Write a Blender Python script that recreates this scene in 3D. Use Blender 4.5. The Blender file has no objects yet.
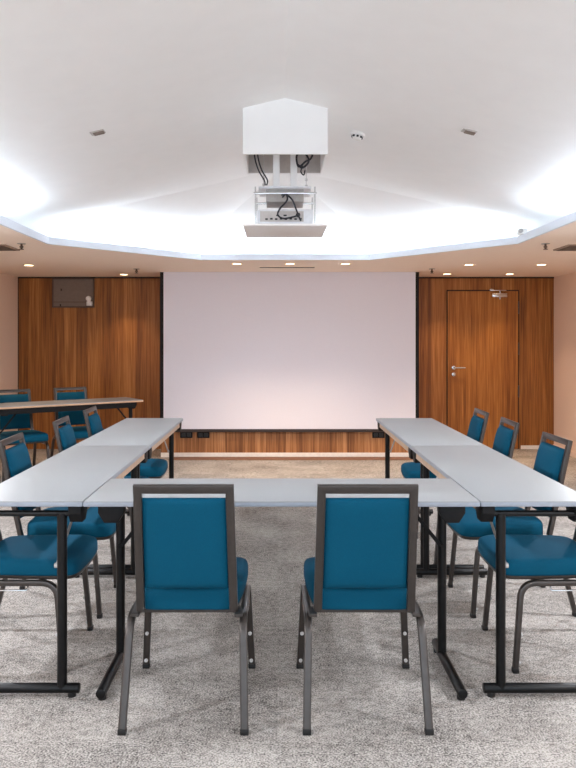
import bpy, bmesh, math, random
from mathutils import Vector, Matrix
random.seed(4)
C = bpy.context.scene.collection
PI = math.pi
F, H, VX, VY = 728.0, 1.38, 277.5, 340.0      # focal length (px), eye height (m), vanishing point (px)

# ------------------------------------------------------------------ materials
def new_mat(name):
    m = bpy.data.materials.new(name); m.use_nodes = True
    nt = m.node_tree; b = nt.nodes['Principled BSDF']
    return m, nt, b

def s2l(r, g, b):
    f = lambda c: ((c/255+0.055)/1.055)**2.4 if c > 10 else c/255/12.92
    return (f(r), f(g), f(b), 1)

def nd(nt, t, **kw):
    n = nt.nodes.new(t)
    for k, v in kw.items(): setattr(n, k, v)
    return n

def flat(name, col, rough=0.5, metal=0.0, noise=0.06, scale=30, spec=0.5, bump=0.0):
    """a plain surface with a faint procedural mottling"""
    m, nt, b = new_mat(name)
    tc = nd(nt, 'ShaderNodeTexCoord')
    nz = nd(nt, 'ShaderNodeTexNoise'); nz.inputs['Scale'].default_value = scale; nz.inputs['Detail'].default_value = 4
    nt.links.new(tc.outputs['Object'], nz.inputs['Vector'])
    r = nd(nt, 'ShaderNodeValToRGB'); e = r.color_ramp.elements
    c = s2l(*col)
    e[0].position, e[1].position = 0.3, 0.7
    e[0].color = (c[0]*(1-noise), c[1]*(1-noise), c[2]*(1-noise), 1)
    e[1].color = (min(1, c[0]*(1+noise)), min(1, c[1]*(1+noise)), min(1, c[2]*(1+noise)), 1)
    nt.links.new(nz.outputs['Fac'], r.inputs['Fac']); nt.links.new(r.outputs['Color'], b.inputs['Base Color'])
    b.inputs['Roughness'].default_value = rough; b.inputs['Metallic'].default_value = metal
    b.inputs['Specular IOR Level'].default_value = spec
    if bump:
        bp = nd(nt, 'ShaderNodeBump'); bp.inputs['Strength'].default_value = bump; bp.inputs['Distance'].default_value = 0.002
        nt.links.new(nz.outputs['Fac'], bp.inputs['Height']); nt.links.new(bp.outputs['Normal'], b.inputs['Normal'])
    return m

def emit(name, col, strength):
    m, nt, b = new_mat(name)
    b.inputs['Base Color'].default_value = s2l(*col)
    b.inputs['Emission Color'].default_value = s2l(*col); b.inputs['Emission Strength'].default_value = strength
    return m

def wood(name, dark, mid, light, plank=0.15, seed=0.0, rough=0.42):
    m, nt, b = new_mat(name); L = nt.links.new
    tc = nd(nt, 'ShaderNodeTexCoord'); sp = nd(nt, 'ShaderNodeSeparateXYZ'); L(tc.outputs['Object'], sp.inputs[0])
    ad = nd(nt, 'ShaderNodeMath', operation='ADD'); L(sp.outputs['X'], ad.inputs[0]); ad.inputs[1].default_value = seed
    dv = nd(nt, 'ShaderNodeMath', operation='DIVIDE'); L(ad.outputs[0], dv.inputs[0]); dv.inputs[1].default_value = plank
    fl = nd(nt, 'ShaderNodeMath', operation='FLOOR'); L(dv.outputs[0], fl.inputs[0])
    wn = nd(nt, 'ShaderNodeTexWhiteNoise', noise_dimensions='1D'); L(fl.outputs[0], wn.inputs['W'])
    off = nd(nt, 'ShaderNodeMath', operation='MULTIPLY'); L(wn.outputs['Value'], off.inputs[0]); off.inputs[1].default_value = 17
    zz = nd(nt, 'ShaderNodeMath', operation='ADD'); L(sp.outputs['Z'], zz.inputs[0]); L(off.outputs[0], zz.inputs[1])
    def grain(sx, sz, detail):
        cx = nd(nt, 'ShaderNodeMath', operation='MULTIPLY'); L(ad.outputs[0], cx.inputs[0]); cx.inputs[1].default_value = sx
        cz = nd(nt, 'ShaderNodeMath', operation='MULTIPLY'); L(zz.outputs[0], cz.inputs[0]); cz.inputs[1].default_value = sz
        cv = nd(nt, 'ShaderNodeCombineXYZ'); L(cx.outputs[0], cv.inputs[0]); L(cz.outputs[0], cv.inputs[2])
        n = nd(nt, 'ShaderNodeTexNoise'); n.inputs['Scale'].default_value = 1; n.inputs['Detail'].default_value = detail
        n.inputs['Distortion'].default_value = 0.4
        L(cv.outputs[0], n.inputs['Vector']); return n
    g1, g2 = grain(85, 2.0, 5), grain(20, 0.7, 3)
    mx = nd(nt, 'ShaderNodeMath', operation='MULTIPLY_ADD'); L(g1.outputs['Fac'], mx.inputs[0]); mx.inputs[1].default_value = 0.55
    m2 = nd(nt, 'ShaderNodeMath', operation='MULTIPLY'); L(g2.outputs['Fac'], m2.inputs[0]); m2.inputs[1].default_value = 0.5
    L(m2.outputs[0], mx.inputs[2])
    m3 = nd(nt, 'ShaderNodeMath', operation='MULTIPLY_ADD'); L(wn.outputs['Value'], m3.inputs[0]); m3.inputs[1].default_value = 0.16
    L(mx.outputs[0], m3.inputs[2])
    r = nd(nt, 'ShaderNodeValToRGB'); e = r.color_ramp.elements
    e[0].position, e[0].color = 0.42, s2l(*dark); e[1].position, e[1].color = 0.78, s2l(*light)
    k = e.new(0.60); k.color = s2l(*mid)
    L(m3.outputs[0], r.inputs['Fac']); L(r.outputs['Color'], b.inputs['Base Color'])
    b.inputs['Roughness'].default_value = rough; b.inputs['Specular IOR Level'].default_value = 0.3
    return m

def carpet(name):
    m, nt, b = new_mat(name); L = nt.links.new
    tc = nd(nt, 'ShaderNodeTexCoord')
    def nz(scale, det, vec=(1, 1, 1)):
        mp = nd(nt, 'ShaderNodeMapping'); mp.inputs['Scale'].default_value = vec; L(tc.outputs['Object'], mp.inputs['Vector'])
        n = nd(nt, 'ShaderNodeTexNoise'); n.inputs['Scale'].default_value = scale; n.inputs['Detail'].default_value = det
        L(mp.outputs[0], n.inputs['Vector']); return n
    fine, midn, big = nz(150, 3), nz(34, 4, (0.9, 1.1, 1)), nz(3.0, 4)
    ck = nd(nt, 'ShaderNodeTexChecker'); ck.inputs['Scale'].default_value = 2.0
    L(tc.outputs['Object'], ck.inputs['Vector'])
    a = nd(nt, 'ShaderNodeMath', operation='MULTIPLY'); L(fine.outputs['Fac'], a.inputs[0]); a.inputs[1].default_value = 0.62
    c = nd(nt, 'ShaderNodeMath', operation='MULTIPLY_ADD'); L(midn.outputs['Fac'], c.inputs[0]); c.inputs[1].default_value = 0.22; L(a.outputs[0], c.inputs[2])
    d = nd(nt, 'ShaderNodeMath', operation='MULTIPLY_ADD'); L(big.outputs['Fac'], d.inputs[0]); d.inputs[1].default_value = 0.17; L(c.outputs[0], d.inputs[2])
    f = nd(nt, 'ShaderNodeMath', operation='MULTIPLY_ADD'); L(ck.outputs['Fac'], f.inputs[0]); f.inputs[1].default_value = 0.015; L(d.outputs[0], f.inputs[2])
    r = nd(nt, 'ShaderNodeValToRGB'); e = r.color_ramp.elements
    e[0].position, e[0].color = 0.39, s2l(76, 72, 69); e[1].position, e[1].color = 0.61, s2l(190, 184, 177)
    L(f.outputs[0], r.inputs['Fac']); L(r.outputs['Color'], b.inputs['Base Color'])
    b.inputs['Roughness'].default_value = 0.95; b.inputs['Specular IOR Level'].default_value = 0.1
    bp = nd(nt, 'ShaderNodeBump'); bp.inputs['Strength'].default_value = 0.5; bp.inputs['Distance'].default_value = 0.004
    L(fine.outputs['Fac'], bp.inputs['Height']); L(bp.outputs['Normal'], b.inputs['Normal'])
    return m

M = dict(
    carpet=carpet('carpet'),
    beige=flat('beige_paint', (238, 211, 190), 0.85, noise=0.02, scale=60),
    soffit=flat('soffit_paint', (255, 238, 222), 0.9, noise=0.015, scale=20),
    white=flat('white_paint', (247, 247, 246), 0.9, noise=0.01, scale=8),
    lip=flat('lip_paint', (225, 232, 242), 0.8, noise=0.01),
    wood=wood('walnut_panelling', (108, 64, 27), (152, 96, 42), (190, 130, 68)),
    wood_door=wood('walnut_door', (118, 68, 26), (160, 100, 40), (196, 132, 62), plank=0.18, seed=3.1),
    wood_low=wood('walnut_low_panel', (110, 70, 40), (156, 104, 62), (196, 142, 94), plank=0.12, seed=7.7),
    reveal_shade=flat('dark_reveal_and_shade', (34, 22, 14), 0.8),
    screen=flat('screen_fabric', (232, 230, 240), 0.9, noise=0.02, scale=220, spec=0.1),
    black=flat('black_fabric', (10, 10, 11), 0.8),
    darkbar=flat('dark_bar', (52, 40, 36), 0.45),
    skirting=flat('white_skirting', (240, 234, 228), 0.6),
    brown_strip=flat('brown_floor_strip', (128, 92, 70), 0.6, noise=0.15),
    laminate=flat('grey_laminate', (138, 140, 141), 0.42, noise=0.03, scale=180, spec=0.35),
    edge=flat('grey_edge_band', (140, 146, 156), 0.5),
    beechedge=flat('beech_edge', (196, 160, 128), 0.55, noise=0.08),
    apron=flat('beech_apron', (176, 150, 126), 0.6, noise=0.1, scale=25),
    blacksteel=flat('black_powder_steel', (5, 5, 6), 0.4, spec=0.3),
    plastic=flat('charcoal_plastic', (20, 19, 20), 0.6, noise=0.2, scale=60, spec=0.2),
    chrome=flat('bright_steel', (205, 205, 205), 0.22, metal=1.0, noise=0.02),
    bronze=flat('bronze_grey_tube', (78, 73, 70), 0.34, metal=0.8, noise=0.06, scale=40),
    blue=flat('teal_blue_fabric', (5, 71, 96), 0.8, noise=0.10, scale=320, spec=0.15, bump=0.25),
    rubber=flat('black_rubber', (14, 13, 13), 0.6),
    bumper=flat('grey_bumper', (190, 188, 186), 0.4),
    panelgrey=flat('taupe_panel', (120, 104, 92), 0.55),
    panelframe=flat('taupe_frame', (84, 66, 54), 0.5),
    offwhite=flat('white_plastic', (236, 234, 230), 0.4),
    projector=flat('projector_shell', (224, 226, 230), 0.45),
    mountgrey=flat('mount_grey', (168, 164, 160), 0.5),
    liner=flat('housing_liner', (190, 184, 180), 0.8),
    covergrey=flat('cover_panel', (246, 242, 240), 0.7, noise=0.02),
    portblack=flat('port_black', (22, 22, 24), 0.4),
    cable=flat('cable_blue_black', (20, 24, 36), 0.45),
    lamp=emit('downlight_lamp', (255, 214, 160), 9.0),
    ring=flat('downlight_ring', (240, 222, 204), 0.5),
    slat=flat('vent_slat', (150, 128, 112), 0.5),
)

# ------------------------------------------------------------------ mesh helpers
def bm_box(bm, c, s, bevel=0.0, rot=None, seg=2):
    """box of size s centred on c"""
    t = bmesh.new(); bmesh.ops.create_cube(t, size=1.0)
    bmesh.ops.scale(t, vec=Vector(s), verts=t.verts)
    if bevel: bmesh.ops.bevel(t, geom=t.edges[:], offset=bevel, segments=seg, profile=0.5, affect='EDGES', clamp_overlap=True)
    mtx = Matrix.Translation(Vector(c)) @ (rot.to_4x4() if rot else Matrix.Identity(4))
    bmesh.ops.transform(t, matrix=mtx, verts=t.verts); merge(bm, t)

def merge(bm, t):
    me = bpy.data.meshes.new('t'); t.to_mesh(me); t.free(); bm.from_mesh(me); bpy.data.meshes.remove(me)

def bm_cyl(bm, c, r, h, axis='Z', r2=None, seg=20, bevel=0.0):
    t = bmesh.new(); bmesh.ops.create_cone(t, cap_ends=True, segments=seg, radius1=r, radius2=r if r2 is None else r2, depth=h)
    if bevel:
        ed = [e for e in t.edges if abs(e.verts[0].co.z-e.verts[1].co.z) < 1e-6]
        bmesh.ops.bevel(t, geom=ed, offset=bevel, segments=2, profile=0.5, affect='EDGES')
    R = {'Z': Matrix.Identity(4), 'X': Matrix.Rotation(PI/2, 4, 'Y'), 'Y': Matrix.Rotation(-PI/2, 4, 'X')}[axis]
    bmesh.ops.transform(t, matrix=Matrix.Translation(Vector(c)) @ R, verts=t.verts); merge(bm, t)

def bm_sweep(bm, path, section, normal=None):
    """sweep a closed section (list of (a,b)) along path. planar path: normal fixes axis b and corners are mitred."""
    P = [Vector(p) for p in path]; rings = []
    up = Vector(normal) if normal else None
    prev = None
    for i, p in enumerate(P):
        d0 = (P[i]-P[i-1]).normalized() if i else (P[1]-P[0]).normalized()
        d1 = (P[i+1]-P[i]).normalized() if i < len(P)-1 else d0
        t = (d0+d1).normalized(); cs = max(0.3, t.dot(d1))
        if up is not None:
            b = (up - t*up.dot(t)).normalized(); a = b.cross(t).normalized(); k = 1/cs
        else:
            if prev is None:
                prev = Vector((0, 0, 1)) if abs(t.z) < 0.9 else Vector((1, 0, 0))
            b = (prev - t*prev.dot(t)).normalized(); prev = b; a = b.cross(t); k = 1
        rings.append([bm.verts.new(p + a*(u*k) + b*v) for u, v in section])
    n = len(section)
    for r0, r1 in zip(rings, rings[1:]):
        for j in range(n): bm.faces.new((r0[j], r0[(j+1) % n], r1[(j+1) % n], r1[j]))
    bm.faces.new(rings[0][::-1]); bm.faces.new(rings[-1])

def rrect(w, h, r=0.003, k=2):
    out = []
    for cx, cy, a0 in ((w/2-r, h/2-r, 0), (-w/2+r, h/2-r, 90), (-w/2+r, -h/2+r, 180), (w/2-r, -h/2+r, 270)):
        for i in range(k+1):
            a = math.radians(a0 + 90*i/k); out.append((cx+r*math.cos(a), cy+r*math.sin(a)))
    return out

def circ(r, n=12): return [(r*math.cos(2*PI*i/n), r*math.sin(2*PI*i/n)) for i in range(n)]

def spline(pts, k=6):
    P = [Vector(p) for p in pts]; P = [2*P[0]-P[1]] + P + [2*P[-1]-P[-2]]; out = []
    for i in range(1, len(P)-2):
        for j in range(k):
            t = j/k
            out.append(0.5*((2*P[i]) + (P[i+1]-P[i-1])*t + (2*P[i-1]-5*P[i]+4*P[i+1]-P[i+2])*t*t + (3*P[i]-P[i-1]-3*P[i+1]+P[i+2])*t**3))
    out.append(P[-2]); return out

def fillet(pts, r, k=6):
    """round the inner corners of a polyline"""
    P = [Vector(p) for p in pts]; out = [P[0]]
    for i in range(1, len(P)-1):
        a, b = (P[i-1]-P[i]).normalized(), (P[i+1]-P[i]).normalized()
        p0, p1 = P[i]+a*r, P[i]+b*r
        for j in range(k+1):
            t = j/k; out.append(p0*(1-t)**2 + P[i]*2*t*(1-t) + p1*t*t)
    out.append(P[-1]); return out

def obj(name, bm, mat, parent=None, smooth=None, loc=None):
    bmesh.ops.recalc_face_normals(bm, faces=bm.faces[:])
    me = bpy.data.meshes.new(name); bm.to_mesh(me); bm.free()
    for m_ in (mat if isinstance(mat, (list, tuple)) else [mat]): me.materials.append(m_)
    if smooth is not None:
        for p in me.polygons: p.use_smooth = True
        me.set_sharp_from_angle(angle=math.radians(smooth))
    o = bpy.data.objects.new(name, me); C.objects.link(o)
    if parent: o.parent = parent
    if loc: o.location = loc
    return o

def tag(o, label, cat, group=None):
    o['label'] = label; o['category'] = cat
    if group: o['group'] = group
    return o

def thing(name, label, cat, loc=(0, 0, 0), rz=0.0, group=None):
    o = bpy.data.objects.new(name, None); C.objects.link(o); o.empty_display_size = 0.1
    o.location = loc; o.rotation_euler = (0, 0, rz); return tag(o, label, cat, group)

def struct(name, bm, mat, parent=None, smooth=None):
    o = obj(name, bm, mat, parent, smooth)
    if not parent: o['kind'] = 'structure'
    return o

def copy_tree(o, parent=None):
    c = o.copy(); C.objects.link(c)
    if parent: c.parent = parent
    for ch in [x for x in o.children]: copy_tree(ch, c)
    return c

def B(*boxes, bevel=0.0):
    bm = bmesh.new()
    for c, s in boxes: bm_box(bm, c, s, bevel)
    return bm

def span(x0, x1, y0, y1, z0, z1): return ((x0+x1)/2, (y0+y1)/2, (z0+z1)/2), (x1-x0, y1-y0, z1-z0)

# ------------------------------------------------------------------ the room
XL, XR, YB, YF = -3.286, 3.50, 9.22, -2.6          # side walls, far wall, open rear
ZS = 2.178                                          # soffit
WX0, WX1, WY = -1.375, 1.655, 8.586                 # the bay behind the screen
T = 0.12
struct('floor', B(span(XL-T, XR+T, YF, YB+T, -0.1, 0)), M['carpet'])
struct('wall_left', B(span(XL-T, XL, YF, YB+T, 0, ZS+0.05)), M['beige'])
struct('wall_right', B(span(XR, XR+T, YF, YB+T, 0, ZS+0.05)), M['beige'])
struct('wall_back', B(span(XL, XR, YB, YB+T, 0, ZS+0.05)), M['wood'])
struct('wall_middle', B(span(WX0, WX1, WY, YB, 0, ZS)), M['wood_low'])
struct('baseboard_middle', B(span(WX0, WX1, WY-0.012, WY, 0.0, 0.052)), M['skirting'])
struct('baseboard_right', B(span(XR-0.012, XR, YF, YB, 0, 0.06)), M['beige'])
struct('baseboard_left', B(span(XL, XL+0.012, YF, YB, 0, 0.06)), M['beige'])
struct('baseboard_back', B(span(3.08, XR-0.012, YB-0.012, YB, 0, 0.045)), M['skirting'])
struct('trim_1', B(span(WX0+0.12, WX1-0.08, 8.36, 8.56, 0, 0.007)), M['brown_strip'])  # thin brown strip on the floor in front of the skirting
struct('shadow_strip', B(span(XL, WX0, YB-0.006, YB, 2.160, ZS), span(WX1, XR, YB-0.006, YB, 2.160, ZS)), M['reveal_shade'])  # dark strips stand in for the shadow where wood meets soffit
struct('trim_3', B(span(XL, XL+0.008, YB-0.008, YB, 0, ZS)), M['reveal_shade'])

# ceiling: soffit ring, cove lip and the faceted vault above it
XC = 0.045
OCT = [(-1.90, 6.04), (-0.763, 7.24), (0.915, 7.24), (1.985, 6.02), (1.985, -0.55), (0.915, -1.75), (-0.763, -1.75), (-1.90, -0.55)]
def offset_oct(d):
    n = len(OCT); out = []
    for i in range(n):
        p0, p1, p2 = (Vector(OCT[(i+k-1) % n]) for k in range(3))
        e0, e1 = (p1-p0).normalized(), (p2-p1).normalized()
        n0, n1 = Vector((-e0.y, e0.x)), Vector((-e1.y, e1.x))
        b = (n0+n1).normalized(); out.append(p1 + b*(d/b.dot(n0)))
    return out
OUT = offset_oct(0.26)
ZB, ZR, YA0, YA1 = 2.324, 2.845, 6.20, -0.75        # vault springing, ridge, ridge ends
bm = bmesh.new()
base = [bm.verts.new((p.x, p.y, ZB)) for p in OUT]
low = [bm.verts.new((p.x, p.y, 2.20)) for p in OUT]
inn = [bm.verts.new((p[0], p[1], 2.20)) for p in offset_oct(0.018)]
a0, a1 = bm.verts.new((XC, YA0, ZR)), bm.verts.new((XC, YA1, ZR))
for i in range(8):
    j = (i+1) % 8
    bm.faces.new((base[i], base[j], low[j], low[i])); bm.faces.new((low[i], low[j], inn[j], inn[i]))
for i, j in ((0, 1), (1, 2), (2, 3)): bm.faces.new((base[i], base[j], a0))
for i, j in ((4, 5), (5, 6), (6, 7)): bm.faces.new((base[i], base[j], a1))
bm.faces.new((base[3], base[4], a1, a0)); bm.faces.new((base[7], base[0], a0, a1))
ceil = struct('ceiling', bm, M['white'])
bm = bmesh.new()
o8 = [bm.verts.new((x, y, ZS)) for x, y in OCT]
fl, fr, rr, rl = (bm.verts.new((x, y, ZS)) for x, y in ((XL-T, YB+T), (XR+T, YB+T), (XR+T, YF), (XL-T, YF)))
bm.faces.new((fl, o8[0], o8[1])); bm.faces.new((fl, fr, o8[2], o8[1])); bm.faces.new((fr, o8[3], o8[2]))
bm.faces.new((fr, rr, o8[4], o8[3])); bm.faces.new((rr, o8[5], o8[4])); bm.faces.new((rr, rl, o8[6], o8[5]))
bm.faces.new((rl, o8[7], o8[6])); bm.faces.new((rl, fl, o8[0], o8[7]))
obj('soffit', bm, M['soffit'], ceil)
bm = bmesh.new()
ins = [Vector(p) for p in OCT]; ous = offset_oct(0.018)
rings = [[bm.verts.new((p.x, p.y, z)) for p in src] for src, z in ((ins, ZS-0.001), (ins, 2.236), (ous, 2.236), (ous, ZS-0.001))]
for k in range(4):
    for i in range(8):
        j = (i+1) % 8; bm.faces.new((rings[k][i], rings[k][j], rings[(k+1) % 4][j], rings[(k+1) % 4][i]))
obj('cove_lip', bm, M['lip'], ceil)
SL = (ZR-ZB)/(1.985+0.26-XC)
def vault_z(x): return ZR - SL*abs(x-XC)

# door in the far wall
DX0, DX1, DZ = 2.153, 3.046, 2.00
struct('trim_4', B(span(DX0-0.012, DX0, YB-0.004, YB, 0, DZ+0.014), span(DX1, DX1+0.012, YB-0.004, YB, 0, DZ+0.014),
                   span(DX0, DX1, YB-0.004, YB, DZ, DZ+0.014)), M['reveal_shade'])
door = struct('door_1', B(span(DX0+0.002, DX1-0.002, YB-0.010, YB, 0.008, DZ-0.002)), M['wood_door'])
bm = bmesh.new()
hx, hz, hy = DX0+0.075, 1.03, YB-0.010
bm_cyl(bm, (hx, hy-0.005, hz), 0.026, 0.010, 'Y', seg=24, bevel=0.002)
bm_sweep(bm, fillet([(hx, hy-0.008, hz), (hx, hy-0.055, hz), (hx+0.135, hy-0.055, hz)], 0.015), circ(0.0095))
obj('door_handle', bm, M['chrome'], door, 40)
bm = bmesh.new(); bm_cyl(bm, (hx, hy-0.005, hz-0.085), 0.025, 0.010, 'Y', seg=24, bevel=0.002); bm_box(bm, (hx, hy-0.013, hz-0.085), (0.006, 0.008, 0.02), 0.001)
obj('door_lock', bm, M['chrome'], door, 40)
for zh in (1.79, 1.27, 0.73):
    bm = bmesh.new(); bm_cyl(bm, (DX1+0.004, YB-0.014, zh), 0.009, 0.13, 'Z', seg=12)
    for k in (-1, 1): bm_cyl(bm, (DX1+0.004, YB-0.014, zh+k*0.072), 0.007, 0.014, 'Z', seg=10)
    obj('door_hinge', bm, M['bronze'], door, 40)
bm = bmesh.new()
bm_box(bm, (2.80, hy-0.022, 1.945), (0.19, 0.044, 0.052), 0.006)
bm_cyl(bm, (2.805, hy-0.03, 1.985), 0.011, 0.03, 'Z', seg=14)
bm_box(bm, (2.78, hy-0.045, 2.004), (0.20, 0.018, 0.010), 0.002)
bm_box(bm, (2.70, hy-0.016, 2.012), (0.05, 0.040, 0.020), 0.002)
bm_cyl(bm, (2.805, hy-0.03, 1.906), 0.009, 0.028, 'Z', seg=14)
obj('door_closer', bm, M['chrome'], door, 40)

# ------------------------------------------------------------------ projection screen and what is round it
sc_ = thing('projection_screen', 'large pulled down white projection screen with black side borders', 'projection screen', (0.14, 8.54, 0.31))
def rel(o, x0, x1, y0, y1, z0, z1):
    l = o.location; return span(x0-l.x, x1-l.x, y0-l.y, y1-l.y, z0-l.z, z1-l.z)
obj('screen_fabric', B(rel(sc_, -1.337, 1.619, 8.538, 8.541, 0.335, ZS+0.003)), M['screen'], sc_)
obj('border', B(rel(sc_, -1.378, -1.337, 8.538, 8.541, 0.335, ZS-0.002)), M['black'], sc_)['label'] = 'black side border'
obj('border', B(rel(sc_, 1.619, 1.660, 8.538, 8.541, 0.335, ZS-0.002)), M['black'], sc_)['label'] = 'black side border'
obj('bottom_bar', B(rel(sc_, -1.378, 1.660, 8.527, 8.552, 0.300, 0.336), bevel=0.004), M['darkbar'], sc_)['label'] = 'dark brown bottom bar'
for (x, lab) in ((-1.075, 'dark outlet plate under the screen, leftmost of the three'),
                 (-0.875, 'dark outlet plate under the screen, second of the left pair'),
                 (1.19, 'dark outlet plate under the screen at its right end')):
    o = thing('wall_outlet', lab, 'outlet', (x, WY, 0.262), 0, 'dark outlets under the screen')
    obj('cover_plate', B(((0, -0.006, 0), (0.145, 0.012, 0.072)), bevel=0.003), M['plastic'], o)
    obj('socket', B(((-0.032, -0.013, 0), (0.048, 0.004, 0.045)), ((0.032, -0.013, 0), (0.048, 0.004, 0.045)), bevel=0.001), M['portblack'], o)

pn = thing('access_panel', 'taupe rectangular wall panel high on the left wood wall', 'wall panel', (-2.583, YB, 1.975))
obj('panel', B(((0, -0.008, 0), (0.50, 0.016, 0.345))), M['panelgrey'], pn)
obj('panel_frame', B(((0, -0.012, 0.177), (0.53, 0.024, 0.014)), ((0, -0.012, -0.177), (0.53, 0.024, 0.014)), ((-0.258, -0.012, 0), (0.014, 0.024, 0.345)),
                     ((0.258, -0.012, 0), (0.014, 0.024, 0.345))), M['panelframe'], pn)
obj('seam', B(((0, -0.0175, -0.115), (0.498, 0.003, 0.008))), M['panelframe'], pn)
for x, z in ((-0.16, -0.155), (-0.15, 0.04)):
    obj('latch', B(((x, -0.021, z), (0.012, 0.010, 0.028)), bevel=0.002), M['reveal_shade'], pn)
em = thing('emergency_light', 'small white two-lobed light at the lower right corner of the taupe panel', 'emergency light', (-2.372, YB-0.028, 1.855))
bm = bmesh.new(); bm_box(bm, (0, -0.008, -0.015), (0.075, 0.024, 0.06), 0.008); obj('base', bm, M['offwhite'], em, 40)
for dx, dz in ((-0.004, 0.045), (0.012, -0.012)):
    bm = bmesh.new(); bm_cyl(bm, (dx, -0.035, dz), 0.033, 0.045, 'Y', seg=20, bevel=0.008); obj('lamp_head', bm, M['offwhite'], em, 40)

# ------------------------------------------------------------------ soffit fittings
def soffit_at(x, y):
    d = (ZS-H)*F/(VY-y); return ((x-VX)*d/F, d)
dl0 = None
DL = [((29, 265), 'recessed warm downlight over the left wood wall, farthest left of all'),
      ((124, 274.3), 'recessed warm downlight close to the wood wall just left of the screen'),
      ((237, 263.6), 'recessed warm downlight above the screen, left of the middle one'),
      ((290, 263.6), 'recessed warm downlight above the centre of the screen by the slot vent'),
      ((345.5, 263.6), 'recessed warm downlight above the screen, right of the middle one'),
      ((469, 264.5), 'recessed warm downlight in the front row above the door side nearest the screen'),
      ((541.5, 264.5), 'recessed warm downlight farthest right, near the right wall'),
      ((447, 273.8), 'recessed warm downlight close to the wall above the door left edge'),
      ((509.7, 273.8), 'recessed warm downlight close to the wall above the door right edge')]
spots = []
for (px, lab) in DL:
    x, y = soffit_at(*px); spots.append((x, y))
    if dl0 is None:
        dl0 = thing('downlight', lab, 'downlight', (x, y, ZS), 0, 'recessed downlights in the soffit')
        bm = bmesh.new(); t = bmesh.new()
        prof = [(0.062, 0.0), (0.062, -0.004), (0.056, -0.007), (0.046, -0.004), (0.044, 0.0)]
        vs = [[bm.verts.new((r*math.cos(2*PI*k/28), r*math.sin(2*PI*k/28), z)) for k in range(28)] for r, z in prof]
        for a, b in zip(vs, vs[1:]):
            for k in range(28): bm.faces.new((a[k], a[(k+1) % 28], b[(k+1) % 28], b[k]))
        obj('trim_ring', bm, M['ring'], dl0, 40)
        bm = bmesh.new(); bm_cyl(bm, (0, 0, -0.002), 0.045, 0.003, 'Z', seg=28); obj('lamp', bm, M['lamp'], dl0)
    else:
        o = copy_tree(dl0); o.location = (x, y, ZS); o['label'] = lab

sp0 = None
for (px, lab) in (((21.5, 243.5), 'small pendent sprinkler beside the left ceiling vent'),
                  ((545.5, 243.5), 'small pendent sprinkler beside the right ceiling vent'),
                  ((136.5, 268.8), 'small pendent sprinkler in the soffit near the left edge of the screen'),
                  ((432, 268.8), 'small pendent sprinkler in the soffit near the right edge of the screen')):
    x, y = soffit_at(*px)
    if sp0 is None:
        sp0 = thing('ceiling_sprinkler', lab, 'sprinkler', (x, y, ZS+0.004), 0, 'pendent sprinklers')
        bm = bmesh.new(); bm_cyl(bm, (0, 0, -0.004), 0.036, 0.008, 'Z', r2=0.030, seg=20); obj('escutcheon', bm, M['mountgrey'], sp0, 40)
        bm = bmesh.new(); bm_cyl(bm, (0, 0, -0.028), 0.009, 0.042, 'Z', seg=12); bm_cyl(bm, (0, 0, -0.052), 0.019, 0.004, 'Z', seg=16)
        for k in (-1, 1): bm_sweep(bm, fillet([(0, 0, -0.02), (k*0.016, 0, -0.03), (0, 0, -0.051)], 0.006), circ(0.003, 8))
        obj('sprinkler_head', bm, M['panelframe'], sp0, 40)
    else:
        o = copy_tree(sp0); o.location = (x, y, ZS+0.004); o['label'] = lab

v0 = None
for (x, lab) in ((-2.54, 'dark louvred air vent in the soffit at far left'), (2.70, 'dark louvred air vent in the soffit at far right')):
    if v0 is None:
        v0 = thing('ceiling_vent', lab, 'vent', (x, 6.25, ZS), 0, 'ceiling air vents')
        obj('backing', B(((0, 0, -0.002), (0.50, 0.30, 0.003))), M['panelframe'], v0)
        obj('frame', B(((0, 0.16, -0.006), (0.54, 0.02, 0.012)), ((0, -0.16, -0.006), (0.54, 0.02, 0.012)), ((-0.26, 0, -0.006), (0.02, 0.30, 0.012)), ((0.26, 0, -0.006), (0.02, 0.30, 0.012))), M['slat'], v0)
        for k in range(6):
            bm = bmesh.new(); bm_box(bm, (0, -0.125+k*0.05, -0.011), (0.50, 0.022, 0.002), rot=Matrix.Rotation(0.7, 3, 'X')); obj('slat', bm, M['slat'], v0)
    else:
        o = copy_tree(v0); o.location = (x, 6.25, ZS); o['label'] = lab
o = thing('slot_diffuser', 'long thin dark slot vent in the soffit above the screen', 'vent', (0.105, 7.97, ZS))
obj('slot', B(((0, 0, -0.002), (0.60, 0.10, 0.005))), M['black'], o)
obj('frame', B(((0, 0.054, -0.003), (0.62, 0.008, 0.006)), ((0, -0.054, -0.003), (0.62, 0.008, 0.006))), M['soffit'], o)
o = thing('ledge_sensor', 'small white sensor box on the cove edge at its right corner', 'sensor', (1.99, 5.93, 2.236))
bm = bmesh.new(); bm_box(bm, (0, 0, 0.0225), (0.075, 0.05, 0.045), 0.008); obj('case', bm, M['offwhite'], o, 40)
bm = bmesh.new(); bm_cyl(bm, (-0.02, -0.036, 0.028), 0.018, 0.014, 'Y', seg=16); obj('lens', bm, M['mountgrey'], o, 40)

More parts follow.
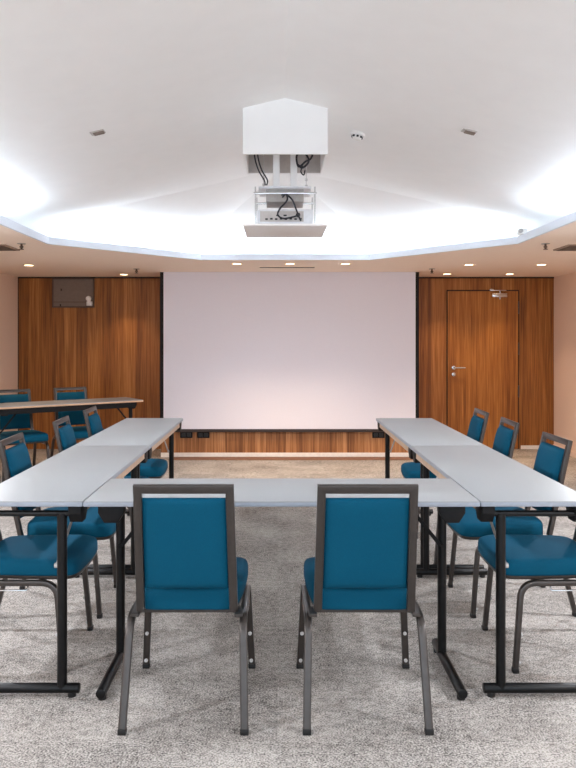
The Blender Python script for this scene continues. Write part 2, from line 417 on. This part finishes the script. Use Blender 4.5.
# fittings on the vault
def vault_at(x, y):
    u, v = (x-VX)/F, (VY-y)/F                       # z = H+v d ; z = ZR - SL*|u d - XC|
    s = 1 if u > 0 else -1
    d = (ZR - H + SL*s*XC)/(v + SL*s*u); return (u*d, d, H+v*d, s*math.atan(SL))
for (px, lab) in (((97.5, 132), 'small flat silver ceiling plate on the left slope of the white vault'), ((469, 131), 'small flat silver ceiling plate on the right slope of the white vault')):
    x, y, z, tl = vault_at(*px)
    o = thing('ceiling_plate', lab, 'ceiling plate', (x, y, z), 0, 'small plates on the vault'); o.rotation_euler = (0, tl, 0)
    bm = bmesh.new(); bm_box(bm, (0, 0, -0.003), (0.082, 0.062, 0.006), 0.002); obj('plate', bm, M['liner'], o)
    bm = bmesh.new(); bm_box(bm, (0.006, 0, -0.009), (0.062, 0.040, 0.010), 0.003); obj('sensor_insert', bm, M['panelgrey'], o)
x, y, z, tl = vault_at(358, 133)
o = thing('smoke_detector', 'round white smoke detector right of the projector housing', 'smoke detector', (x, y, z)); o.rotation_euler = (0, tl, 0)
bm = bmesh.new(); bm_cyl(bm, (0, 0, -0.010), 0.048, 0.020, 'Z', seg=28, bevel=0.004); obj('base', bm, M['offwhite'], o, 40)
bm = bmesh.new(); bm_cyl(bm, (0, 0, -0.032), 0.026, 0.026, 'Z', r2=0.036, seg=28, bevel=0.004); obj('sensing_chamber', bm, M['offwhite'], o, 40)
bm = bmesh.new()
for k in range(8):
    a = 2*PI*k/8; bm_box(bm, (0.0345*math.cos(a), 0.0345*math.sin(a), -0.028), (0.006, 0.014, 0.012), rot=Matrix.Rotation(a, 3, 'Z'))
obj('vent_slot', bm, M['portblack'], o)

# ------------------------------------------------------------------ projector lift
PX, PY0, PY1 = 0.047, 4.407, 4.938
PYC = (PY0+PY1)/2; W2 = 0.2565
lift = thing('projector_lift', 'white motorised projector lift hanging from the vault ridge, lowered', 'projector lift', (PX, PYC, 2.073))
def L(bm, name, mat, label=None, smooth=40, parent=lift):
    bmesh.ops.translate(bm, vec=-Vector((PX, PYC, 2.073)), verts=bm.verts)
    o = obj(name, bm, mat, parent, smooth)
    if label: o['label'] = label
    return o
zb = 2.506
bm = bmesh.new()
def wall_poly(pts, th):                                # vertical sheet whose top follows the vault
    vs = [bm.verts.new(p) for p in pts]; f = bm.faces.new(vs)
    r = bmesh.ops.extrude_face_region(bm, geom=[f]); bmesh.ops.translate(bm, vec=th, verts=[v for v in r['geom'] if isinstance(v, bmesh.types.BMVert)])
xa, xb = PX-W2, PX+W2
for yy, th in ((PY0, (0, 0.014, 0)), (PY1, (0, -0.014, 0))):
    wall_poly([(xa, yy, zb), (xb, yy, zb), (xb, yy, vault_z(xb)), (XC, yy, ZR), (xa, yy, vault_z(xa))], th)
for xx, th in ((xa, (0.014, 0, 0)), (xb, (-0.014, 0, 0))):
    wall_poly([(xx, PY0+0.014, zb), (xx, PY1-0.014, zb), (xx, PY1-0.014, vault_z(xx)), (xx, PY0+0.014, vault_z(xx))], th)
hs = L(bm, 'housing', M['white'], 'white box housing fixed to the ceiling', 30)
bm = B(span(xa+0.014, xb-0.014, PY1-0.020, PY1-0.014, zb+0.004, zb+0.22), span(xa+0.014, xb-0.014, PY0+0.014, PY1-0.02, zb+0.20, zb+0.21))
L(bm, 'liner', M['liner'], 'grey inner lining', None, hs)
for cx in (-0.0075, 0.104): L(B(span(cx-0.021, cx+0.021, PYC-0.03, PYC+0.03, 2.335, zb+0.20), bevel=0.003), 'column', M['white'])
L(B(span(PX-0.165, PX+0.165, PYC-0.14, PYC+0.14, 2.325, 2.337), bevel=0.002), 'upper_plate', M['projector'])
L(B(span(PX-0.118, PX+0.118, PYC-0.12, PYC+0.10, 2.245, 2.325), bevel=0.004), 'motor_box', M['mountgrey'], 'grey motor box')
for yy in (4.50, 4.84):
    L(B(span(PX-0.195, PX+0.195, yy-0.006, yy+0.006, 2.282, 2.294), bevel=0.001), 'crossbar', M['chrome'])
    for xx in (PX-0.184, PX+0.184):
        bm = bmesh.new(); bm_cyl(bm, (xx, yy, 2.205), 0.005, 0.245, 'Z', seg=10); bm_cyl(bm, (xx, yy, 2.090), 0.014, 0.010, 'Z', seg=12)
        L(bm, 'rod', M['chrome'])
for xx, zt in ((PX-0.135, 2.345), (PX+0.135, 2.337)):
    bm = bmesh.new(); bm_cyl(bm, (xx, PYC-0.05, (zt+zb+0.2)/2), 0.003, zb+0.2-zt, 'Z', seg=8)
    for k in (0.02, 0.06): bm_cyl(bm, (xx, PYC-0.05, zt+k), 0.009, 0.014, 'Z', seg=10)
    L(bm, 'guide_wire', M['chrome'])
L(B(span(PX-W2, PX+W2, PY0, PY1, 2.073, 2.085), bevel=0.002), 'cover_panel', M['covergrey'], 'flat pale panel under the projector')
def cab(pts, r, label):
    bm = bmesh.new(); bm_sweep(bm, spline(pts), circ(r, 8)); L(bm, 'cable', M['cable'], label)
for k in (0, 0.02):
    cab([(PX-0.20+k, 4.50, zb+0.19), (PX-0.19+k, 4.50, zb+0.02), (PX-0.165+k, 4.49, 2.43), (PX-0.13+k, 4.50, 2.37), (PX-0.122+k*0.4, 4.51, 2.338)], 0.0045, 'dark cable out of the housing')
cab([(PX+0.20, 4.60, zb+0.19), (PX+0.17, 4.58, zb+0.03), (PX+0.13, 4.57, zb-0.005), (PX+0.085, 4.58, zb-0.035), (PX+0.075, 4.60, zb+0.04), (PX+0.12, 4.60, zb+0.06),
     (PX+0.15, 4.58, zb+0.0), (PX+0.11, 4.57, zb-0.045), (PX+0.08, 4.59, zb-0.02)], 0.0065, 'dark cable bundle at the right of the housing')
cab([(PX+0.11, 4.58, zb-0.03), (PX+0.10, 4.57, zb-0.07), (PX+0.118, 4.57, zb-0.09), (PX+0.125, 4.58, zb-0.06)], 0.004, 'thin cable loop')
cab([(PX-0.015, 4.54, 2.27), (PX+0.005, 4.505, 2.285), (PX+0.012, 4.48, 2.24), (PX-0.03, 4.475, 2.19), (PX-0.045, 4.48, 2.15), (PX-0.01, 4.478, 2.128), (PX+0.05, 4.48, 2.138), (PX+0.085, 4.482, 2.150)], 0.0055, 'dark cable looping to the projector')
cab([(PX-0.02, 4.54, 2.285), (PX+0.01, 4.50, 2.278), (PX+0.045, 4.478, 2.24), (PX+0.065, 4.478, 2.19), (PX+0.085, 4.478, 2.14), (PX+0.097, 4.480, 2.112)], 0.0055, 'dark cable falling to the projector ports')

pj = thing('projector', 'white projector resting on the lowered lift panel with ports facing out', 'projector', (PX, 4.66, 2.0855))
bm = bmesh.new(); bm_box(bm, (0, 0, 0.058), (0.35, 0.30, 0.096), 0.014); obj('case', bm, M['projector'], pj, 40)
bm = bmesh.new(); bm_box(bm, (-0.02, -0.1485, 0.06), (0.27, 0.006, 0.066), 0.002); obj('port_plate', bm, M['liner'], pj)
for k in range(8): obj('port', B(((-0.115+k*0.030, -0.153, 0.043+(k % 2)*0.002), (0.016, 0.005, 0.010)), bevel=0.001), M['portblack'], pj)
for k in (-0.045, 0.0): obj('port', B(((k, -0.153, 0.066), (0.020, 0.005, 0.009)), bevel=0.001), M['portblack'], pj)
bm = bmesh.new(); bm_cyl(bm, (0.08, -0.156, 0.068), 0.014, 0.014, 'Y', seg=14); obj('plug', bm, M['portblack'], pj, 40)
for sx in (-1, 1):
    for sy in (-1, 1):
        bm = bmesh.new(); bm_cyl(bm, (sx*0.14, sy*0.11, 0.006), 0.013, 0.012, 'Z', seg=12); obj('foot', bm, M['portblack'], pj, 40)
bm = bmesh.new(); bm_cyl(bm, (0.08, 0.16, 0.058), 0.036, 0.03, 'Y', seg=24, bevel=0.003); obj('lens', bm, M['portblack'], pj, 40)

# ------------------------------------------------------------------ folding tables
TZ = 0.762
def make_table(label, length, width, post_in, edge_mat, apron_mat, inset=0.035, foot=(0.0, -0.02), run=0.40, brace_mat='mountgrey', skirt=False):
    """local: length along X, sitters on -Y side; the single post of each leg stands near the +Y side"""
    t = thing('folding_table', label, 'table', group='grey folding tables')
    hl, hw = length/2, width/2
    bm = bmesh.new(); bm_box(bm, (0, 0, TZ-0.006), (length-0.003, width-0.003, 0.012), 0.002); obj('tabletop', bm, M['laminate'], t, 40)
    bm = bmesh.new(); bm_box(bm, (0, 0, TZ-0.0125), (length, width, 0.017), 0.003); obj('edge_band', bm, edge_mat, t, 40)
    obj('underframe', B(((0, hw-0.022, TZ-0.041), (length-0.14, 0.018, 0.040)), bevel=0.002), apron_mat, t)
    if skirt: obj('side_rail', B(((0, -hw+0.03, TZ-0.048), (length-0.16, 0.02, 0.054)), bevel=0.002), apron_mat, t)
    for s in (-1, 1):
        x = s*(hl-inset); yp = hw-post_in
        bm = bmesh.new(); bm_sweep(bm, [(x, yp, 0.03), (x, yp, 0.71)], circ(0.019, 18)); lg = obj('leg', bm, M['blacksteel'], t, 40)
        bm = bmesh.new(); bm_cyl(bm, (x, (foot[1]-foot[0])/2, 0.031), 0.019, width+foot[0]+foot[1], 'Y', seg=18, bevel=0.003); obj('foot_bar', bm, M['blacksteel'], lg, 40)
        for yy in (-hw+0.03-foot[0], hw-0.03+foot[1]):
            bm = bmesh.new(); bm_cyl(bm, (x, yy, 0.009), 0.016, 0.018, 'Z', seg=14); obj('foot_glide', bm, M['rubber'], lg, 40)
        bm = bmesh.new(); bm_cyl(bm, (x, 0, 0.708), 0.012, width-0.09, 'Y', seg=16); obj('top_bar', bm, M['blacksteel'], lg, 40)
        for yy, w in ((hw-0.035, 0.05), (-hw+0.05, 0.05)):
            bm = bmesh.new(); p = [(-0.05, 0.0), (0.05, 0.0), (0.05, -0.03), (0.026, -0.068), (-0.026, -0.068), (-0.05, -0.03)]
            v = [bm.verts.new((x-s*0.03+a, yy-w/2, TZ-0.021+b)) for a, b in p]; f = bm.faces.new(v)
            r = bmesh.ops.extrude_face_region(bm, geom=[f]); bmesh.ops.translate(bm, vec=(0, w, 0), verts=[q for q in r['geom'] if isinstance(q, bmesh.types.BMVert)])
            bmesh.ops.bevel(bm, geom=bm.edges[:], offset=0.003, segments=2, profile=0.5, affect='EDGES')
            obj('hinge_bracket', bm, M['plastic'], lg, 30)
        bm = bmesh.new(); bm_sweep(bm, [(x-s*0.012, yp-0.024, 0.505), (x-s*run, yp-0.024, TZ-0.024)], rrect(0.016, 0.006, 0.001), (0, 1, 0))
        bm_cyl(bm, (x-s*0.004, yp-0.022, 0.505), 0.010, 0.016, 'Y', seg=12)
        o = obj('brace', bm, M[brace_mat], lg); o['label'] = 'steel folding brace'
    return t
WR = 0.443; Y0 = 2.786; LEN = 1.49; WS = 0.451; XI_L, XI_R = -0.747, 0.779
t0 = make_table('grey folding table of the left row, nearest the camera', LEN-0.004, WS, 0.088, M['edge'], M['apron'])
def place(o, x, y, rz, label=None):
    o.location = (x, y, 0); o.rotation_euler = (0, 0, rz)
    if label: o['label'] = label
    return o
# side tables: +Y local must point to the inside of the U
place(t0, XI_L-WS/2, Y0+LEN/2, -PI/2)
place(copy_tree(t0), XI_L-WS/2, Y0+1.5*LEN, -PI/2, 'grey folding table of the left row, far end nearer the screen')
place(copy_tree(t0), XI_R+WR/2, Y0+LEN/2, PI/2, 'grey folding table of the right row, nearest the camera').scale = (1, WR/WS, 1)
place(copy_tree(t0), XI_R+WR/2, Y0+1.5*LEN, PI/2, 'grey folding table of the right row, far end nearer the screen').scale = (1, WR/WS, 1)
place(make_table('grey folding table across the front, joining both rows behind two chairs', XI_R-XI_L-0.006, 0.465, 0.125, M['edge'], M['plastic'], 0.07, (0.015, 0.0), 0.20, 'plastic'), (XI_L+XI_R)/2, Y0+0.2325, 0)
A = math.radians(35)
tb = make_table('beech edged folding table standing askew by the left wood wall', 1.49, 0.45, 0.31, M['beechedge'], M['plastic'], 0.08, (0, 0), 0.20, 'plastic', True)
ux, uy = Vector((-math.cos(A), -math.sin(A))), Vector((-math.sin(A), math.cos(A)))
corner = Vector((-1.385, 7.52)); cc = corner + ux*0.745 + uy*0.225
place(tb, cc.x, cc.y, A)

# ------------------------------------------------------------------ chairs
def outline_seat(n=48):
    """seat plan: narrow at the back between the uprights, wide and rounded at the front"""
    key = [(0.0, -0.122), (0.10, -0.122), (0.155, -0.116), (0.180, -0.09), (0.194, -0.03), (0.203, 0.08), (0.207, 0.20), (0.206, 0.255), (0.195, 0.292), (0.160, 0.311), (0.08, 0.318), (0.0, 0.320)]
    right = spline([(x, y, 0) for x, y in key], 4)
    return [(p.x, p.y) for p in right] + [(-p.x, p.y) for p in right[-2:0:-1]]

def cushion(bm, outl, cen, layers, fn=None):
    """stack of scaled outlines: layers = [(inset, z)], closed to a point grid at both ends"""
    rings = []
    for ins, z in layers:
        ring = []
        for x, y in outl:
            dx, dy = x-cen[0], y-cen[1]; r = math.hypot(dx, dy); k = max(0.0, 1-ins/r)
            p = Vector((cen[0]+dx*k, cen[1]+dy*k, z)); ring.append(bm.verts.new(fn(p) if fn else p))
        rings.append(ring)
    n = len(outl)
    for a, b in zip(rings, rings[1:]):
        for j in range(n): bm.faces.new((a[j], a[(j+1) % n], b[(j+1) % n], b[j]))
    bm.faces.new(rings[0][::-1]); bm.faces.new(rings[-1])

YO = -0.26                                               # local origin: middle of the four feet; front is +Y
def back_y(z): return YO + 0.118 - 0.108*(z-0.395)/(0.87-0.395)   # back plane leans to the rear
def make_chair(label, group):
    t = thing('banquet_chair', label, 'chair', group=group)
    # seat
    bm = bmesh.new(); ol = outline_seat()
    def dome(p):
        p = p.copy(); q = max(0, 1-((p.x/0.21)**2)*0.5-((p.y-0.08)/0.26)**2*0.5)
        if p.z > 0.446: p.z += 0.008*q
        if p.y < -0.05 and p.z < 0.43: p.z -= 0.010*min(1, (-0.05-p.y)/0.06)
        if p.y > 0.24 and p.z > 0.42: p.z -= 0.008*(p.y-0.24)/0.09
        return p
    cushion(bm, ol, (0, 0.08), [(0.014, 0.392), (0.004, 0.394), (0.0, 0.402), (0.0, 0.436), (0.003, 0.447), (0.010, 0.455), (0.022, 0.459), (0.05, 0.461), (0.10, 0.462), (0.14, 0.462)], dome)
    obj('seat', bm, M['blue'], t, 60)
    bm = bmesh.new(); cushion(bm, ol, (0, 0.08), [(0.02, 0.378), (0.008, 0.379), (0.005, 0.383), (0.005, 0.393), (0.02, 0.394)], lambda p: Vector((p.x, max(p.y, -0.07), p.z)))
    obj('seat_pan', bm, M['bronze'], t, 40)
    # backrest cushion
    bm = bmesh.new(); N = 12; Z0, Z1, HWB = 0.476, 0.823, 0.1535
    def bp(u, v, side):                                   # u,v in -1..1
        z = (Z0+Z1)/2 + v*(Z1-Z0)/2; x = u*HWB
        e = (1-abs(u)**8)*(1-abs(v)**10)
        th = (0.030 if side > 0 else 0.013)*max(0.0, e)**0.5 + (0.008*(1-u*u)*(1-v*v) if side > 0 else 0.003*(1-u*u))
        return Vector((x, back_y(z) + 0.006 + side*th, z))
    us = [math.sin(PI/2*(-1+2*i/N)) for i in range(N+1)]; vs_ = [math.sin(PI/2*(-1+2*i/N)) for i in range(N+1)]
    grid = {}
    for sd in (-1, 1):
        for i in range(N+1):
            for j in range(N+1):
                edge = i in (0, N) or j in (0, N)
                if edge and sd == 1: grid[sd, i, j] = grid[-1, i, j]; continue
                p = bp(us[i], vs_[j], sd)
                if edge: p.y = back_y(p.z)+0.006
                grid[sd, i, j] = bm.verts.new(p)
        for i in range(N):
            for j in range(N): bm.faces.new((grid[sd, i, j], grid[sd, i+1, j], grid[sd, i+1, j+1], grid[sd, i, j+1]))
    obj('backrest', bm, M['blue'], t, 70)
    # back frame: mitred rectangular tube
    bm = bmesh.new(); xt, xb_, zt, zl = 0.162, 0.170, 0.857, 0.392
    n = Vector((0, 0.87-0.395, 0.108)).normalized()
    path = [(-xb_, back_y(zl), zl), (-xt, back_y(zt), zt), (xt, back_y(zt), zt), (xb_, back_y(zl), zl)]
    bm_sweep(bm, path, rrect(0.030, 0.022, 0.003), n); obj('back_frame', bm, M['bronze'], t, 30)
    # legs and rails
    for s in (-1, 1):
        xr = s*0.205
        sec = rrect(0.022, 0.028, 0.005)
        bm = bmesh.new(); p = fillet([(xr, YO+0.18, 0.366), (xr, YO+0.20, 0.366), (xr, YO+0.485, 0.366), (s*0.222, YO+0.522, 0.022)], 0.06 if False else 0.008, 1)
        p = [Vector((xr, YO+0.38, 0.366))] + fillet([(xr, YO+0.38, 0.366), (xr, YO+0.490, 0.366), (s*0.222, YO+0.520, 0.018)], 0.065, 8)[1:]
        bm_sweep(bm, p, sec, (s, 0, 0)); lg = obj('leg', bm, M['bronze'], t, 40)
        bm = bmesh.new(); bm_box(bm, (s*0.2225, YO+0.521, 0.010), (0.030, 0.025, 0.020), 0.003); obj('foot_cap', bm, M['rubber'], lg, 40)
        for zz in (0.038, 0.155):
            bm = bmesh.new(); bm_cyl(bm, (s*(0.222-0.017*zz/0.366), YO+0.520-0.03*zz/0.366-0.013, zz), 0.0075, 0.010, 'Y', seg=14, bevel=0.002); obj('bumper', bm, M['bumper'], lg, 40)['label'] = 'pale round stacking bumper'
        bm = bmesh.new(); p = [Vector((xr, YO+0.24, 0.366))] + fillet([(xr, YO+0.24, 0.366), (xr, YO+0.100, 0.366), (s*0.214, YO+0.006, 0.018)], 0.06, 8)[1:]
        bm_sweep(bm, p, sec, (s, 0, 0)); lg = obj('leg', bm, M['bronze'], t, 40)
        bm = bmesh.new(); bm_box(bm, (s*0.214, YO+0.005, 0.010), (0.030, 0.025, 0.020), 0.003); obj('foot_cap', bm, M['rubber'], lg, 40)
        bm = bmesh.new(); bm_sweep(bm, [(xr, YO+0.24, 0.366), (xr, YO+0.38, 0.366)], sec, (s, 0, 0))
        obj('side_rail', bm, M['bronze'], t, 40)
        obj('frame_bracket', B(((s*0.188, YO+0.125, 0.380), (0.03, 0.06, 0.010)), bevel=0.002), M['bronze'], t)
        bm = bmesh.new(); bm_sweep(bm, fillet([(xr, YO+0.25, 0.352), (s*0.215, YO+0.25, 0.338), (s*0.215, YO+0.37, 0.338), (xr, YO+0.37, 0.352)], 0.008, 3), circ(0.0035, 8))
        obj('ganging_clip', bm, M['chrome'], t, 40)['label'] = 'bright wire linking clip under the seat'
    for yy in (YO+0.19, YO+0.42):
        obj('cross_rail', B(((0, yy, 0.368), (0.40, 0.024, 0.016)), bevel=0.002), M['bronze'], t)
    return t
GL, GR = 'blue chairs along the left row', 'blue chairs along the right row'
ch = make_chair('blue padded chair seen from behind at the front table, left of the two', 'blue chairs at the front table')
place(ch, -0.330, 2.545+0.26, 0)
def chair(x, y, rz, label, group):
    o = copy_tree(ch); place(o, x, y, rz, label); o['group'] = group; return o
chair(0.317, 2.545+0.26, 0, 'blue padded chair seen from behind at the front table, right of the two', 'blue chairs at the front table')
XLc, XRc = -1.152, 1.228
for y, r, lab in ((3.245, 0, 'blue chair at the left row nearest the camera, large seat beside the black table leg'),
                  (3.83, 2, 'blue chair of the left row second from the camera, back cut by the picture edge'),
                  (4.72, 3, 'blue chair third from the camera along the left row, in front of the askew table'),
                  (5.44, 2, 'blue chair of the left row farthest from the camera, nearest the screen')):
    chair(XLc, y, -PI/2+math.radians(r), lab, GL)
for y, r, lab in ((3.245, 0.01, 'blue chair at the right row nearest the camera, large seat beside the black table leg'),
                  (3.85, 1, 'blue chair second from the camera in the right row, back against the beige wall'),
                  (4.64, -2, 'blue chair third from the camera in the right row, in front of the door edge'),
                  (5.28, -2, 'blue chair of the right row farthest from the camera, in front of the door')):
    chair(XRc+(0.020 if y < 3.5 else 0.002), y, PI/2+math.radians(r), lab, GR)
for al, lab in ((0.52, 'blue chair behind the askew table, right one against the wood wall'), (1.12, 'blue chair behind the askew table, left one by the beige wall')):
    p = corner + uy*0.45 + ux*al + uy*(0.285-0.26)      # back of the chair stands 0.285 behind the far edge
    chair(p.x, p.y, A+PI, lab, 'blue chairs at the askew table')

# ------------------------------------------------------------------ light
def area(name, loc, size, size_y, energy, col, rot):
    l = bpy.data.lights.new(name, 'AREA'); l.shape = 'RECTANGLE'; l.size, l.size_y = size, size_y; l.energy = energy; l.color = col
    o = bpy.data.objects.new(name, l); C.objects.link(o); o.location = loc; o.rotation_euler = rot; return o
mid = offset_oct(0.075)
for i in range(8):
    p, q = mid[i].copy(), mid[(i+1) % 8].copy()
    if i == 3: p.y -= 0.60                                       # the side strips stop short of the far corners
    if i == 7: q.y -= 0.60
    if i == 0: p += (q-p)*0.12
    if i == 2: q += (p-q)*0.12
    m = (p+q)/2; e = q-p; ln = e.length
    TL = 0.6 if i < 3 else 0.7
    o = area('cove_strip', (m.x, m.y, 2.212), ln, 0.05, (2.9 if i < 3 else 2.9)*ln, (0.87, 0.95, 1.0), (0, 0, 0))
    z = Vector((0, 0, 1)); nin = Vector((e.y, -e.x)).normalized()
    d = (Vector((nin.x*TL, nin.y*TL, 1.0))).normalized()     # the strip shines up and slightly into the vault
    X = Vector((e.x, e.y, 0)).normalized(); Zl = -d; Yl = Zl.cross(X).normalized()
    o.rotation_euler = Matrix((X, Yl, Zl)).transposed().to_euler()
def spot(x, y, en, ang=95, col=(1.0, 0.70, 0.42), tilt=0.0):
    l = bpy.data.lights.new('downlight_or_fill_beam', 'SPOT'); l.energy = en; l.spot_size = math.radians(ang); l.spot_blend = 0.7; l.color = col; l.shadow_soft_size = 0.05
    o = bpy.data.objects.new('downlight_or_fill_beam', l); C.objects.link(o); o.location = (x, y, ZS-0.015); o.rotation_euler = (0, tilt, 0)
for x, y in spots: spot(x, y, 22 if y > 8.5 else 46, 86, (1.0, 0.69, 0.42))
for y in (5.2, 3.4, 1.6, -0.4):  # added unseen fill lamps without fixtures, tilted inward to brighten chair fronts
    for x in (-2.6, 2.75): spot(x, y, 120, 140, (1.0, 0.98, 0.96), -0.62 if x < 0 else 0.62)

w = bpy.data.worlds.new('world'); bpy.context.scene.world = w; w.use_nodes = True
w.node_tree.nodes['Background'].inputs['Color'].default_value = (0.84, 0.94, 1.0, 1); w.node_tree.nodes['Background'].inputs['Strength'].default_value = 1.5  # even fill light, added, entering where the rear wall is left out

# ------------------------------------------------------------------ camera
cam = bpy.data.cameras.new('camera'); co = bpy.data.objects.new('camera', cam); C.objects.link(co)
co.location = (0, 0, H); co.rotation_euler = (PI/2, 0, 0)
cam.sensor_fit = 'AUTO'; cam.sensor_width = 36; cam.lens = F/768*36
cam.shift_x = (288-VX)/768; cam.shift_y = -(384-VY)/768; cam.clip_start = 0.05
S = bpy.context.scene; S.camera = co
S.view_settings.view_transform = 'Standard'; S.view_settings.look = 'None'; S.view_settings.exposure = 0.74; S.view_settings.gamma = 1.01
S.cycles.max_bounces = 10; S.cycles.diffuse_bounces = 6; S.cycles.use_denoising = True
S.view_settings.use_white_balance = True; S.view_settings.white_balance_temperature = 5950
